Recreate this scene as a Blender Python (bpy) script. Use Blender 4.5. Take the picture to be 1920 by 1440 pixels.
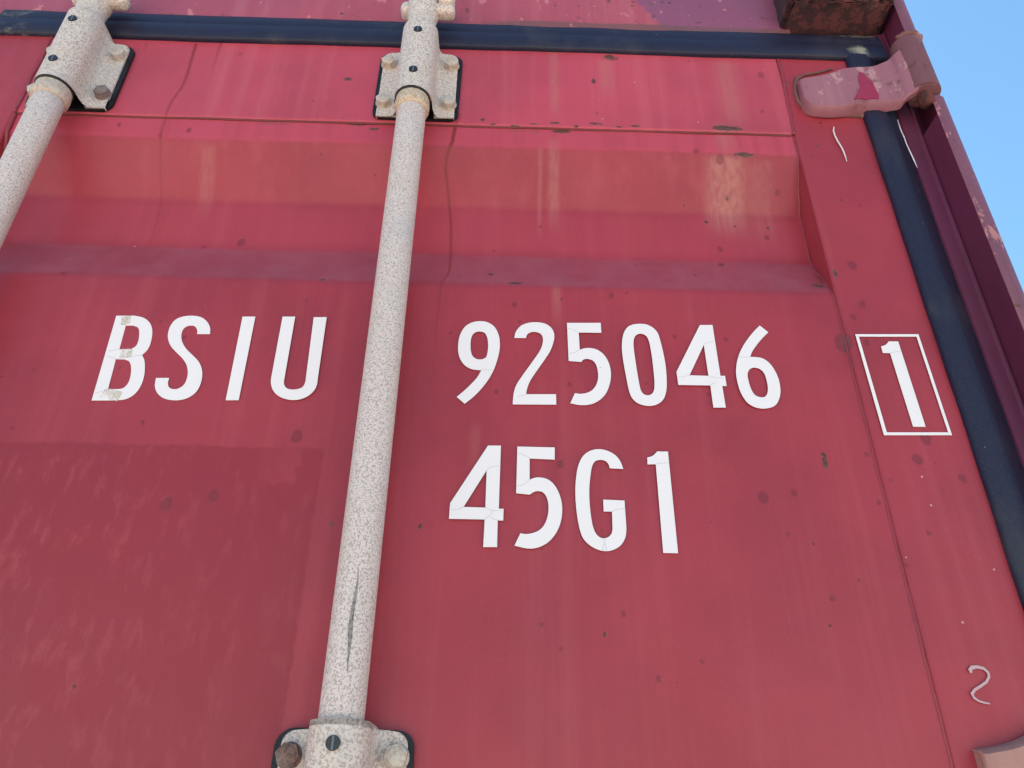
import bpy, bmesh, math, random
import numpy as np
from mathutils import Vector, Matrix

random.seed(7); RNG = np.random.default_rng(11)
scene = bpy.context.scene
for o in list(bpy.data.objects): bpy.data.objects.remove(o)
col = scene.collection

# ------------------------------------------------------------------ camera
# X right along the door, Y into the container, Z up; the door's face is the plane y = 0.
PITCH, ROLL, YAW = (math.radians(a) for a in (30.69, 0.792, 1.08))
FPX = 1440.0; DIST = 0.645; CAMZ = 1.822
_F = np.array([math.sin(YAW)*math.cos(PITCH), math.cos(YAW)*math.cos(PITCH), math.sin(PITCH)])
_R0 = np.array([math.cos(YAW), -math.sin(YAW), 0.0]); _U0 = np.cross(_R0, _F)
_R = math.cos(ROLL)*_R0 + math.sin(ROLL)*_U0
_U = -math.sin(ROLL)*_R0 + math.cos(ROLL)*_U0
cam_data = bpy.data.cameras.new('camera'); cam = bpy.data.objects.new('camera', cam_data); col.objects.link(cam)
cam_data.sensor_width = 36.0; cam_data.lens = FPX/1920*36.0; cam_data.clip_start = 0.02; cam_data.clip_end = 2000
M = Matrix.Identity(4)
for i, v in enumerate((_R, _U, -_F)):
    for k in range(3): M[k][i] = v[k]
M[0][3], M[1][3], M[2][3] = 0.0, -DIST, CAMZ
cam.matrix_world = M
scene.camera = cam

def W(x, y, d=0.0):
    """photo pixel -> (X, Z) on the vertical plane d metres in front of the door face"""
    r = _F*FPX + _R*(x-960) + _U*(720-y)
    t = (DIST-d)/r[1]
    return float(r[0]*t), float(r[2]*t)+CAMZ

# ------------------------------------------------------------------ sky, sun, exposure
SUN_EL, SUN_AZ = math.radians(58), math.radians(-40)      # sun stands behind the container, to the left
world = bpy.data.worlds.new('World'); scene.world = world; world.use_nodes = True
wn = world.node_tree.nodes; wl = world.node_tree.links
bg = wn['Background']; sky = wn.new('ShaderNodeTexSky')
sky.sky_type = 'NISHITA'; sky.sun_disc = False
sky.sun_elevation = SUN_EL; sky.sun_rotation = SUN_AZ
sky.altitude = 100; sky.air_density = 1.0; sky.dust_density = 0.25; sky.ozone_density = 1.0
wb = wn.new('ShaderNodeMix'); wb.data_type = 'RGBA'; wb.blend_type = 'MULTIPLY'; wb.inputs[0].default_value = 1.0
wb.inputs[7].default_value = (.80, 1.04, 1.03, 1)         # one even tint: the picture is balanced for open shade
wl.new(sky.outputs[0], wb.inputs[6]); wl.new(wb.outputs[2], bg.inputs[0]); bg.inputs[1].default_value = 0.066
sun_d = bpy.data.lights.new('sun', 'SUN'); sun = bpy.data.objects.new('sun', sun_d); col.objects.link(sun)
sun_d.energy = 5.0; sun_d.angle = math.radians(0.53); sun_d.color = (1.0, 0.95, 0.88)
to_sun = Vector((math.sin(SUN_AZ)*math.cos(SUN_EL), math.cos(SUN_AZ)*math.cos(SUN_EL), math.sin(SUN_EL)))
sun.rotation_euler = to_sun.to_track_quat('Z', 'Y').to_euler(); sun.location = (0, 6, 9)
vs = scene.view_settings
vs.view_transform = 'Standard'; vs.look = 'None'; vs.gamma = 1.0; vs.exposure = 2.1; vs.use_curve_mapping = False

# ------------------------------------------------------------------ material helpers
def new_mat(name):
    m = bpy.data.materials.new(name); m.use_nodes = True
    nt = m.node_tree; b = nt.nodes['Principled BSDF']
    return m, nt, b
class NT:
    def __init__(s, nt):
        s.nt = nt; s.tc = nt.nodes.new('ShaderNodeTexCoord').outputs['Object']
    def n(s, t, **kw):
        x = s.nt.nodes.new(t)
        for k, v in kw.items(): setattr(x, k, v)
        return x
    def put(s, sock, v):
        if hasattr(v, 'links') or isinstance(v, bpy.types.NodeSocket): s.nt.links.new(v, sock)
        else: sock.default_value = v
    def vec(s, sc=(1, 1, 1), loc=(0, 0, 0)):
        mp = s.n('ShaderNodeMapping'); s.put(mp.inputs[0], s.tc)
        mp.inputs['Scale'].default_value = sc; mp.inputs['Location'].default_value = loc
        return mp.outputs[0]
    def noise(s, scale, detail=3, rough=.55, sc=(1, 1, 1), loc=(0, 0, 0), dist=0):
        x = s.n('ShaderNodeTexNoise'); s.put(x.inputs['Vector'], s.vec(sc, loc))
        x.inputs['Scale'].default_value = scale; x.inputs['Detail'].default_value = detail
        x.inputs['Roughness'].default_value = rough; x.inputs['Distortion'].default_value = dist
        return x.outputs['Fac']
    def voro(s, scale, loc=(0, 0, 0)):
        x = s.n('ShaderNodeTexVoronoi'); s.put(x.inputs['Vector'], s.vec((1, 1, 1), loc)); x.inputs['Scale'].default_value = scale
        return x.outputs['Distance'], x.outputs['Color']
    def math(s, op, a, b=0.0, c=0.0, clamp=False):
        x = s.n('ShaderNodeMath', operation=op); x.use_clamp = clamp
        s.put(x.inputs[0], a); s.put(x.inputs[1], b); s.put(x.inputs[2], c); return x.outputs[0]
    def step(s, v, a, b, o0=0.0, o1=1.0):
        x = s.n('ShaderNodeMapRange', interpolation_type='SMOOTHSTEP'); s.put(x.inputs[0], v)
        for k, q in zip((1, 2, 3, 4), (a, b, o0, o1)): x.inputs[k].default_value = q
        return x.outputs[0]
    def mix(s, f, a, b):
        x = s.n('ShaderNodeMix', data_type='RGBA'); s.put(x.inputs[0], f)
        s.put(x.inputs[6], a if not isinstance(a, tuple) else (*a, 1)); s.put(x.inputs[7], b if not isinstance(b, tuple) else (*b, 1))
        return x.outputs[2]
    def attr(s, name):
        x = s.n('ShaderNodeAttribute', attribute_name=name)
        sp = s.n('ShaderNodeSeparateColor'); s.put(sp.inputs[0], x.outputs['Color'])
        return sp.outputs[0], sp.outputs[1], sp.outputs[2], x.outputs['Alpha']
    def bump(s, b, h, strength, dist):
        x = s.n('ShaderNodeBump'); s.put(x.inputs['Height'], h); x.inputs['Strength'].default_value = strength
        x.inputs['Distance'].default_value = dist; s.put(b.inputs['Normal'], x.outputs[0])

def paint(name, base, fade, rough=.42, streak=.2, attrs=True, flake=0.0, rustc=(.10, .035, .02)):
    m, nt, b = new_mat(name); t = NT(nt)
    c = t.mix(t.step(t.noise(5, 4, .6), .35, .7), base, tuple(x*.80 for x in base))
    # chalked vertical runs of old paint
    st = t.step(t.noise(1, 4, .6, sc=(34, 34, 1.3)), .47, .78)
    c = t.mix(t.math('MULTIPLY', st, streak), c, fade)
    st2 = t.step(t.noise(1, 3, .6, sc=(120, 120, 5), loc=(3, 1, 2)), .55, .8)
    c = t.mix(t.math('MULTIPLY', st2, streak*.45), c, fade)
    # dust grain
    g = t.noise(900, 2, .6)
    c = t.mix(t.math('MULTIPLY', t.step(g, .5, .8), .16), c, tuple(min(1, x*1.9+.03) for x in base))
    brk = t.noise(190, 5, .68)
    if attrs:
        chip, drip, halo, wash = t.attr('m1'); ghost, fleck, purple, grime = t.attr('m2'); top_light, seamd, slope_light, _ = t.attr('m3')
        c = t.mix(t.math('MULTIPLY', slope_light, t.step(t.noise(24, 5, .65), .25, .75, .12, .38)), c, (.37, .12, .15))  # skylight on the up-facing slope, painted as a paler tint
        c = t.mix(t.math('MULTIPLY', top_light, t.step(t.noise(1, 4, .6, sc=(60, 60, 3), loc=(2, 5, 0)), .2, .6, .55, 1)), c, (.43, .05, .075))  # brighter light near the top, painted in as lighter pink
        c = t.mix(t.math('MULTIPLY', ghost, .85), c, tuple(x*q for x, q in zip(base, (.74, .55, .6))))
        fl = t.step(t.noise(1, 4, .62, sc=(80, 80, 30), dist=.25), .50, .72)
        c = t.mix(t.math('MULTIPLY', t.math('MULTIPLY', fl, fleck), .27), c, fade)
        c = t.mix(t.math('MULTIPLY', wash, t.step(t.noise(1, 4, .6, sc=(150, 150, 4), loc=(9, 0, 0)), .25, .7, .35, 1)), c, (.40, .15, .12))
        c = t.mix(t.math('MULTIPLY', purple, .8), c, (.19, .06, .115))
        c = t.mix(t.math('MULTIPLY', halo, .8), c, tuple(x*q for x, q in zip(base, (.52, .55, .6))))
        c = t.mix(drip, c, (.20, .018, .010))
        gm = t.step(t.math('ADD', grime, t.math('MULTIPLY', t.math('SUBTRACT', brk, .5), .9)), .3, .85)
        c = t.mix(t.math('MULTIPLY', gm, .8), c, (.14, .06, .055))
        brk2 = t.noise(95, 6, .75, sc=(1, 1, 1.8))
        ch = t.math('MULTIPLY', t.step(t.math('ADD', chip, t.math('MULTIPLY', t.math('SUBTRACT', brk2, .5), 2.6)), .52, .66), t.step(chip, .02, .2))
        c = t.mix(t.math('MULTIPLY', t.step(t.math('ADD', seamd, t.math('MULTIPLY', t.math('SUBTRACT', brk2, .5), 1.2)), .35, .8), .75), c, (.10, .02, .025))
        c = t.mix(ch, c, t.mix(t.step(brk, .4, .62), (.062, .022, .015), (.13, .05, .038)))
    # scattered pin-prick rust and pale specks
    vd, vc = t.voro(46); sp = t.n('ShaderNodeSeparateColor'); t.put(sp.inputs[0], vc)
    rad = t.math('MULTIPLY', t.step(sp.outputs[0], .62, 1.0), .075)
    dot = t.math('LESS_THAN', vd, rad)
    c = t.mix(t.math('MULTIPLY', dot, .8), c, (.07, .02, .02))
    vd2, vc2 = t.voro(30, (5, 2, 1)); sp2 = t.n('ShaderNodeSeparateColor'); t.put(sp2.inputs[0], vc2)
    dot2 = t.math('LESS_THAN', vd2, t.math('MULTIPLY', t.step(sp2.outputs[1], .72, 1.0), .032))
    c = t.mix(t.math('MULTIPLY', dot2, .6), c, (.6, .36, .34))
    if flake > 0:
        fk = t.step(t.noise(26, 6, .7, sc=(1.6, 1.6, .8)), .60-flake*.12, .63-flake*.12)
        c = t.mix(t.math('MULTIPLY', fk, .8), c, fade)
        rk = t.step(t.noise(38, 6, .72, loc=(4, 4, 4)), .60-flake*.06, .68-flake*.06)
        c = t.mix(t.math('MULTIPLY', rk, .85), c, rustc)
        t.bump(b, t.math('ADD', t.noise(120, 5, .65), t.math('MULTIPLY', fk, -.6)), .5, .0012)
    else:
        t.bump(b, t.math('ADD', t.noise(700, 2, .5), t.math('MULTIPLY', t.noise(14, 3, .5), 5)), .12, .0006)
    t.put(b.inputs['Base Color'], c)
    t.put(b.inputs['Roughness'], t.step(t.noise(9, 4, .6, loc=(1, 7, 3)), .3, .7, rough-.05, rough+.1))
    b.inputs['Specular IOR Level'].default_value = .38
    return m

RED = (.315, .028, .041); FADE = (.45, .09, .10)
MAT = {}
MAT['red'] = paint('red_door_paint', RED, FADE)
MAT['rail'] = paint('rail_paint_top_light', (.43, .05, .075), (.52, .13, .14), streak=.25)  # base lightened to carry the brighter light at the door's top
MAT['header'] = paint('faded_header_paint', (.36, .06, .085), (.50, .16, .16), rough=.45, streak=.3, flake=.01)
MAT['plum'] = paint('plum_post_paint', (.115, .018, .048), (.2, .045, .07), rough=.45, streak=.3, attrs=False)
MAT['post_worn'] = paint('worn_post_edge_paint', (.17, .055, .085), (.43, .17, .16), rough=.5, streak=.5, attrs=False, flake=.35)
MAT['hinge'] = paint('mauve_hinge_paint', (.27, .095, .12), (.44, .22, .23), rough=.5, streak=.2, attrs=False, flake=.4, rustc=(.17, .06, .05))
MAT['knuckle'] = paint('rusty_plum_knuckle', (.145, .05, .058), (.23, .09, .09), rough=.6, streak=.2, attrs=False, flake=.3, rustc=(.10, .035, .025))
MAT['bare'] = paint('crimson_undercoat', (.27, .018, .05), (.32, .04, .08), attrs=False)
MAT['hinge_tan'] = paint('dusty_hinge_paint', (.36, .17, .14), (.45, .25, .2), rough=.6, streak=.3, attrs=False, flake=.3)
MAT['rust'] = paint('flaking_rust', (.045, .016, .018), (.12, .03, .03), rough=.8, streak=.2, attrs=False, flake=.9, rustc=(.025, .012, .012))
MAT['seal'] = paint('dark_red_seam_sealant', (.15, .022, .024), (.2, .05, .045), rough=.6, attrs=False)
MAT['weld'] = paint('painted_weld_bead', (.26, .03, .042), (.33, .06, .07), rough=.4, streak=.2, attrs=False)
MAT['rim'] = paint('rusty_weld_rim', (.165, .06, .055), (.27, .12, .115), rough=.7, streak=.2, attrs=False, flake=.5)

def zinc(name, base=(.61, .50, .455), dark=(.25, .185, .16), amount=.68, rustiness=.25, scale=620):
    m, nt, b = new_mat(name); t = NT(nt)
    w = t.noise(scale, 3, .6, dist=.5)
    c = t.mix(t.math('MULTIPLY', t.step(w, .46, .60), amount), base, dark)
    c = t.mix(t.math('MULTIPLY', t.step(t.noise(22, 4, .6), .5, .75), rustiness), c, (.50, .36, .25))
    c = t.mix(t.math('MULTIPLY', t.step(t.noise(13, 3, .6, loc=(7, 3, 1)), .5, .72), .35), c, (.36, .35, .37))
    t.put(b.inputs['Base Color'], c); b.inputs['Roughness'].default_value = .62; b.inputs['Metallic'].default_value = .12
    t.bump(b, w, .35, .0006)
    return m
MAT['zinc'] = zinc('weathered_galvanised_steel')
MAT['zinc_cast'] = zinc('weathered_galvanised_casting', base=(.60, .495, .43), amount=.68, scale=430)
MAT['collar'] = zinc('rust_stained_collar', base=(.52, .40, .29), dark=(.33, .2, .11), rustiness=.6, scale=300)
MAT['bolt'] = zinc('dull_zinc_bolt', base=(.50, .42, .35), dark=(.26, .18, .13), amount=.45, rustiness=.4, scale=260)
MAT['bolt_rust'] = zinc('rusted_bolt', base=(.17, .085, .06), dark=(.07, .03, .022), amount=.8, rustiness=.05, scale=330)

def rubber(name, c0, rough, bumpy=.3):
    m, nt, b = new_mat(name); t = NT(nt)
    c = t.mix(t.math('MULTIPLY', t.step(t.noise(500, 3, .65), .45, .7), .55), c0, tuple(x*1.9+.012 for x in c0))
    c = t.mix(t.math('MULTIPLY', t.step(t.noise(1, 4, .6, sc=(14, 14, 9)), .5, .75), .4), c, (.065, .058, .052))
    vd, vc = t.voro(70); sp = t.n('ShaderNodeSeparateColor'); t.put(sp.inputs[0], vc)
    c = t.mix(t.math('LESS_THAN', vd, t.math('MULTIPLY', t.step(sp.outputs[0], .85, 1.0), .07)), c, (.35, .33, .3))
    stain, _, _, _ = t.attr('m1')
    c = t.mix(t.math('MULTIPLY', t.step(t.math('ADD', stain, t.math('MULTIPLY', t.math('SUBTRACT', t.noise(60, 5, .7), .5), 1.2)), .3, .8), .9), c, (.30, .27, .20))
    t.put(b.inputs['Base Color'], c); b.inputs['Roughness'].default_value = rough; b.inputs['Specular IOR Level'].default_value = .3
    t.bump(b, t.noise(420, 3, .6), bumpy, .0008)
    return m
MAT['rubber'] = rubber('weathered_black_rubber', (.011, .0095, .026), .5)
MAT['pad'] = rubber('black_rubber_pad', (.006, .006, .008), .5)
m, nt, b = new_mat('black_screw'); b.inputs['Base Color'].default_value = (.012, .012, .014, 1); b.inputs['Roughness'].default_value = .35; MAT['screw'] = m
m, nt, b = new_mat('scuffed_screw_slot'); b.inputs['Base Color'].default_value = (.11, .11, .13, 1); b.inputs['Roughness'].default_value = .5; MAT['slot'] = m
m, nt, b = new_mat('white_vinyl'); t = NT(nt)
c = t.mix(t.math('MULTIPLY', t.step(t.noise(30, 4, .6), .5, .8), .12), (.735, .66, .645), (.60, .52, .46))
vd, vc = t.voro(120); sp = t.n('ShaderNodeSeparateColor'); t.put(sp.inputs[0], vc)
c = t.mix(t.math('LESS_THAN', vd, t.math('MULTIPLY', t.step(sp.outputs[0], .88, 1.0), .09)), c, (.4, .3, .28))
t.put(b.inputs['Base Color'], c); b.inputs['Roughness'].default_value = .45; MAT['vinyl'] = m
m, nt, b = new_mat('vinyl_overlap_line'); b.inputs['Base Color'].default_value = (.56, .52, .52, 1); b.inputs['Roughness'].default_value = .6; MAT['seam'] = m
def chalk(name, c1, c0, thr, sc_=650, soft=.08):
    m, nt, b = new_mat(name); t = NT(nt)
    tr = t.n('ShaderNodeBsdfTransparent'); mx = t.n('ShaderNodeMixShader')
    b.inputs['Base Color'].default_value = (*c1, 1); b.inputs['Roughness'].default_value = .9
    t.put(mx.inputs[0], t.step(t.noise(sc_, 3, .7), thr-soft, thr+soft)); nt.links.new(tr.outputs[0], mx.inputs[1]); nt.links.new(b.outputs[0], mx.inputs[2])
    nt.links.new(mx.outputs[0], nt.nodes['Material Output'].inputs[0])
    return m
MAT['vstain'] = chalk('vinyl_rust_wash', (.68, .58, .47), RED, .60, 70, .25)
MAT['chalk'] = chalk('white_chalk', (.62, .52, .52), RED, .38)
MAT['chalk_faint'] = chalk('rubbed_white_chalk', (.48, .32, .33), RED, .36)
m, nt, b = new_mat('scored_dark_metal'); t = NT(nt)
t.put(b.inputs['Base Color'], t.mix(t.step(t.noise(300, 3, .6), .4, .6), (.10, .09, .08), (.24, .21, .19))); b.inputs['Roughness'].default_value = .6; MAT['score'] = m
m, nt, b = new_mat('sunlit_yard_gravel'); t = NT(nt)
t.put(b.inputs['Base Color'], t.mix(t.noise(9, 6, .7), (.29, .255, .22), (.38, .345, .305))); b.inputs['Roughness'].default_value = .95; MAT['ground'] = m

# ------------------------------------------------------------------ object helpers
def link(name, me, mat, parent=None, smooth=True):
    o = bpy.data.objects.new(name, me); col.objects.link(o)
    if mat is not None and not me.materials: me.materials.append(MAT[mat] if isinstance(mat, str) else mat)
    if smooth and len(me.polygons): me.polygons.foreach_set('use_smooth', np.ones(len(me.polygons), dtype=bool))
    if parent is not None:
        o.parent = parent; o.matrix_parent_inverse = parent.matrix_world.inverted()
    return o
def mesh_vf(name, v, f):
    me = bpy.data.meshes.new(name); me.from_pydata([tuple(map(float, p)) for p in v], [], f); me.update(); return me
def from_bm(name, bm):
    bmesh.ops.recalc_face_normals(bm, faces=bm.faces[:])
    me = bpy.data.meshes.new(name); bm.to_mesh(me); bm.free(); return me

def P3(x, d, z): return (x, -d, z)

def sheet(name, X, Z, Dp, mat, parent, m1=None, m2=None, m3=None):
    """regular quad sheet from 2-D arrays of X, Z and d (metres towards the viewer)"""
    nr, nc = X.shape
    co = np.empty((nr*nc, 3), np.float32); co[:, 0] = X.ravel(); co[:, 1] = -Dp.ravel(); co[:, 2] = Z.ravel()
    idx = np.arange(nr*nc).reshape(nr, nc)
    q = np.stack([idx[:-1, :-1], idx[:-1, 1:], idx[1:, 1:], idx[1:, :-1]], -1).reshape(-1, 4).astype(np.int32)
    me = bpy.data.meshes.new(name)
    me.vertices.add(nr*nc); me.vertices.foreach_set('co', co.ravel())
    me.loops.add(q.size); me.loops.foreach_set('vertex_index', q.ravel())
    me.polygons.add(len(q)); me.polygons.foreach_set('loop_start', np.arange(0, q.size, 4, dtype=np.int32))
    me.update(calc_edges=True); me.validate()
    for nm, a in (('m1', m1), ('m2', m2), ('m3', m3)):
        if a is not None:
            at = me.attributes.new(nm, 'FLOAT_COLOR', 'POINT'); at.data.foreach_set('color', a.reshape(-1, 4).astype(np.float32).ravel())
    return link(name, me, mat, parent)

def axis(a, b, step, round_a=None, round_b=None, r=.003):
    """positions along one axis with their extra depth; a rounded, returned edge where asked for (round_* = depth of return)"""
    p = list(np.linspace(a + (r if round_a is not None else 0), b - (r if round_b is not None else 0), max(2, int(round((b-a)/step))+1)))
    e = [0.0]*len(p)
    if round_a is not None:
        pa = [(a, -round_a)] + [(a+r-r*math.cos(t), -r+r*math.sin(t)) for t in np.linspace(0, math.pi/2, 5)[:-1]]
        p = [q[0] for q in pa]+p; e = [q[1] for q in pa]+e
    if round_b is not None:
        pb = [(b-r+r*math.sin(t), -r+r*math.cos(t)) for t in np.linspace(0, math.pi/2, 5)[1:]]+[(b, -round_b)]
        p = p+[q[0] for q in pb]; e = e+[q[1] for q in pb]
    return np.array(p), np.array(e)

def sstep(v, a, b): t = np.clip((v-a)/(b-a), 0, 1); return t*t*(3-2*t)
PXM = .00056                                   # metres on the door per photo pixel, roughly

# marks on the paint: (photo pixel, size in pixels) turned into places on the door
SPOTS = [(555,815,10),(436,415,8),(310,943,9),(399,928,9),(1433,930,9),(116,507,5),(364,424,4),(964,568,5),(1147,550,6),(1176,545,3),(927,434,3),
 (352,240,6),(222,230,5),(648,148,5),(1427,140,9),(1306,280,5),(1365,463,6),(1365,430,6),(1455,408,5),(1469,335,6),(1597,498,9),(1617,571,7),
 (1600,595,6),(1613,385,3),(1720,862,8),(1805,898,7),(1735,823,10),(1625,643,6),(1490,922,5),(1627,850,4),(1362,633,4),(931,732,4),(1050,867,6),
 (1564,1120,4),(1612,1086,3),(267,790,4),(298,250,4),(1352,292,9),(1170,1150,4),(1238,1272,4),(1583,640,16),(1430,208,5),(1120,212,4),(1541,150,5),
 (450,100,4),(1015,1168,3),(224,687,3),(345,630,4),(573,560,3),(1212,715,3),(1265,627,4),(300,600,3),(60,690,3),(20,800,3),(1318,1240,3),(1052,1215,3),
 (1480,1000,3),(690,1500,3),(845,620,3),(1330,735,3),(1068,718,4),(1300,640,3),(974,600,3),(1130,990,2),(1740,1000,4),(1700,1060,3),(1650,940,4),(1670,900,3)]
CHIPS = [(1190,236,10,3),(1000,232,10,3),(905,224,6,4),(925,232,8,2),(1080,236,6,3),(1160,238,8,2),(640,25,4,4),(672,30,3,3),(1085,12,4,3),(1255,6,5,4),(1185,12,4,3),(1310,42,10,2),(1365,240,34,8),(1397,286,21,5),(1145,108,18,9),(1113,152,6,8),(652,148,9,5),(1117,231,15,5),(1052,243,20,4),(965,236,14,4),(668,229,22,4),(700,238,14,3),
 (968,525,16,4),(920,498,9,4),(860,508,6,2),(605,520,6,3),(1549,862,5,14),(1374,343,4,4),(1338,378,5,3),(1393,386,4,3),(1457,390,4,4),(1312,495,4,3),
 (1566,512,5,9),(1540,524,14,6),(1586,640,6,16),(1517,60,8,5),(1040,230,12,3),(1480,155,4,3),(1518,239,3,3),(1534,273,3,4),(1647,630,2,4),(787,984,3,4),(620,981,2,4),
 (1135,1187,3,5),(533,551,2,2),(380,579,2,2),(104,655,2,2),(240,483,2,2)]
DRIPS = [([(367,82),(357,115),(350,140),(340,163),(322,188),(312,210),(302,238),(297,262),(288,300),(280,350),(266,400),(246,442)],5,1.5,.85,.25),
 ([(414,80),(404,110),(393,146)],4,2,.55,.1),([(275,80),(268,100)],5,3,.4,.1),
 ([(853,236),(848,262),(837,282),(834,300),(839,335),(843,380),(843,440),(842,484),(838,504),(828,520),(823,560),(819,600),(817,640),(810,700),(804,740),(798,800),(795,850)],5,1.6,1.0,.12),
 ([(1540,210),(1538,225),(1545,250)],4,4,.5,.2),([(860,215),(853,238)],8,5,.5,.4),([(1585,650),(1588,690)],4,2,.5,.2)]
WASHES = [(1342,1420,285,400,.75),(1420,1470,290,420,.25),(1030,1052,95,215,.4),(1030,1056,255,390,.4),(1035,1058,530,600,.35),(1125,1155,110,180,.4),(1355,1395,112,240,.35),
 (1010,1018,270,400,.3),(375,384,262,360,.35),(880,905,790,900,.15),(1345,1385,230,290,.4)]

def masks(X, Z, region):
    m1 = np.zeros(X.shape+(4,), np.float32); m2 = np.zeros(X.shape+(4,), np.float32)
    x0, x1, z0, z1 = X.min(), X.max(), Z.min(), Z.max()
    wob = .0005*np.sin(X*230+2.3*np.sin(Z*140)+1)+.0004*np.sin(Z*310+2*np.sin(X*170))+.0003*np.sin((X+Z)*467+3*np.sin(Z*61))
    def sub(cx, cz, rx, rz):
        m = (np.abs(X-cx) < rx) & (np.abs(Z-cz) < rz); return m if m.any() else None
    for px, py, r in SPOTS:
        cx, cz = W(px, py); R_ = r*PXM; m = sub(cx, cz, R_*2, R_*2.6)
        if m is None: continue
        dd = np.hypot(X[m]-cx+wob[m], (Z[m]-cz)*.8)/R_
        m1[..., 2][m] = np.maximum(m1[..., 2][m], (1-sstep(dd, .8, 1.15))*(.75+.25*sstep(dd, .3, .8)))
        if r >= 4: m1[..., 0][m] = np.maximum(m1[..., 0][m], (1-sstep(dd, .1, .45))*.75)
    for px, py, rx, rz in CHIPS:
        cx, cz = W(px, py); a, b_ = rx*PXM, rz*PXM*1.25; m = sub(cx, cz, a*2.4, b_*2.4)
        if m is None: continue
        dd = np.sqrt(((X[m]-cx)/a)**2+((Z[m]-cz)/b_)**2)
        m1[..., 0][m] = np.maximum(m1[..., 0][m], 1-sstep(dd, .1, 1.7))
        m2[..., 3][m] = np.maximum(m2[..., 3][m], .55*(1-sstep(dd, .6, 2.1)))
    for pts, w0, w1, s0, s1 in DRIPS:
        p = np.array([W(*q) for q in pts]); n = len(p)
        for i in range(n-1):
            a, b_ = p[i], p[i+1]; c = (a+b_)/2; L = np.hypot(*(b_-a)); m = sub(c[0], c[1], L/2+.006, L/2+.006)
            if m is None: continue
            t_ = np.clip(((X[m]-a[0])*(b_[0]-a[0])+(Z[m]-a[1])*(b_[1]-a[1]))/L**2, 0, 1); g = (i+t_)/(n-1)
            dd = np.hypot(X[m]-a[0]-t_*(b_[0]-a[0]), Z[m]-a[1]-t_*(b_[1]-a[1]))/((w0+(w1-w0)*g)*PXM*.72)
            m1[..., 1][m] = np.maximum(m1[..., 1][m], (1-sstep(dd, .6, 1.5))*(s0+(s1-s0)*g))
    for xa, xb, ya, yb, s in WASHES:
        (A, zt), (B, zb) = W(xa, ya), W(xb, yb); w = B-A
        A = min(W(xa, ya)[0], W(xa, yb)[0]); B = max(W(xb, ya)[0], W(xb, yb)[0]); B = A+max(.006, abs(B-A)*.8)
        e = .35*(B-A)
        k = sstep(X, A-e*.5, A+e)*(1-sstep(X, B-e, B+e*.5))*sstep(Z, zb-.02, zb+.035)*(1-sstep(Z, zt-.008, zt+.004))
        m1[..., 3] = np.maximum(m1[..., 3], k*s)
    if region == 'panel':
        gx, gz = W(606, 846)
        edge = gz+.004+.0006*np.sin(X*60)+.0005*np.sin(X*310)
        gh = (1-sstep(Z, edge-.0015, edge+.0015))*(1-sstep(X+wob, gx-.001, gx+.001))
        # a corner where the old sticker stayed away
        lx0, lz0 = W(522, 905); lx1, lz1 = W(560, 845)
        gh *= 1-.8*sstep(X+wob*4, lx0-.03, lx0+.01)*(1-sstep(X+wob*3, lx1-.001, lx1+.002))*sstep(Z+wob*4, lz0-.002, lz0+.004)
        m2[..., 0] = gh*.9; m2[..., 1] = gh*(1-.6*sstep(X, -.42, -.15))
        # dirt held along the foot of the trough and by its closed end
        zt = CAMZ+.528
        m2[..., 3] = np.maximum(m2[..., 3], .30*np.exp(-((Z-zt)/.016)**2))
        m2[..., 3] = np.maximum(m2[..., 3], .55*np.exp(-((Z-CAMZ-.744)/.004)**2)*sstep(np.sin(X*23+1.3)+.6*np.sin(X*61), .5, 1.3))
    return m1, m2

# ------------------------------------------------------------------ the setting
g = 300
gm = mesh_vf('ground', [(-g, -g, 0), (g, -g, 0), (g, g, 0), (-g, g, 0)], [(0, 1, 2, 3)])
ground = link('ground', gm, 'ground'); ground['kind'] = 'structure'; ground['label'] = 'pale gravel yard under the container'

# ------------------------------------------------------------------ the container
XC = -.68                                             # centre line between the two door leaves
XR, XL = .539, XC*2-.539
ZT = 2.896
root = bpy.data.objects.new('shipping_container', None); col.objects.link(root); root.location = (XC, 0, 0)
bpy.context.view_layer.update()
root['label'] = 'weathered red steel shipping container with white code BSIU 925046 on its door'
root['category'] = 'container'

def box_bm(bm, x0, x1, d0, d1, z0, z1, bev=0.0, seg=2):
    vs_ = [bm.verts.new(P3(x, d, z)) for z in (z0, z1) for d in (d0, d1) for x in (x0, x1)]
    fs = [(0, 1, 3, 2), (4, 6, 7, 5), (0, 4, 5, 1), (2, 3, 7, 6), (0, 2, 6, 4), (1, 5, 7, 3)]
    ff = [bm.faces.new([vs_[i] for i in f]) for f in fs]
    if bev > 0:
        es = list({e for f in ff for e in f.edges}); bmesh.ops.bevel(bm, geom=es, offset=bev, segments=seg, affect='EDGES', profile=.5)
def box(name, x0, x1, d0, d1, z0, z1, mat, parent=root, bev=.002):
    bm = bmesh.new(); box_bm(bm, x0, x1, d0, d1, z0, z1, bev); return link(name, from_bm(name, bm), mat, parent, smooth=False)

def prism(name, prof, z0, z1, mat, parent=root, closed=False, seg=2, smooth=False):
    """a vertical profile: prof = [(x, d), ...] carried from z0 to z1"""
    zs = np.linspace(z0, z1, seg+1); n = len(prof)
    v = [P3(x, d, z) for z in zs for x, d in prof]; f = []
    for k in range(seg):
        for i in range(n if closed else n-1):
            j = (i+1) % n; f.append((k*n+i, k*n+j, (k+1)*n+j, (k+1)*n+i))
    if closed: f.append(tuple(range(n))[::-1]); f.append(tuple(seg*n+i for i in range(n)))
    return link(name, mesh_vf(name, v, f), mat, parent, smooth=smooth)

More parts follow.
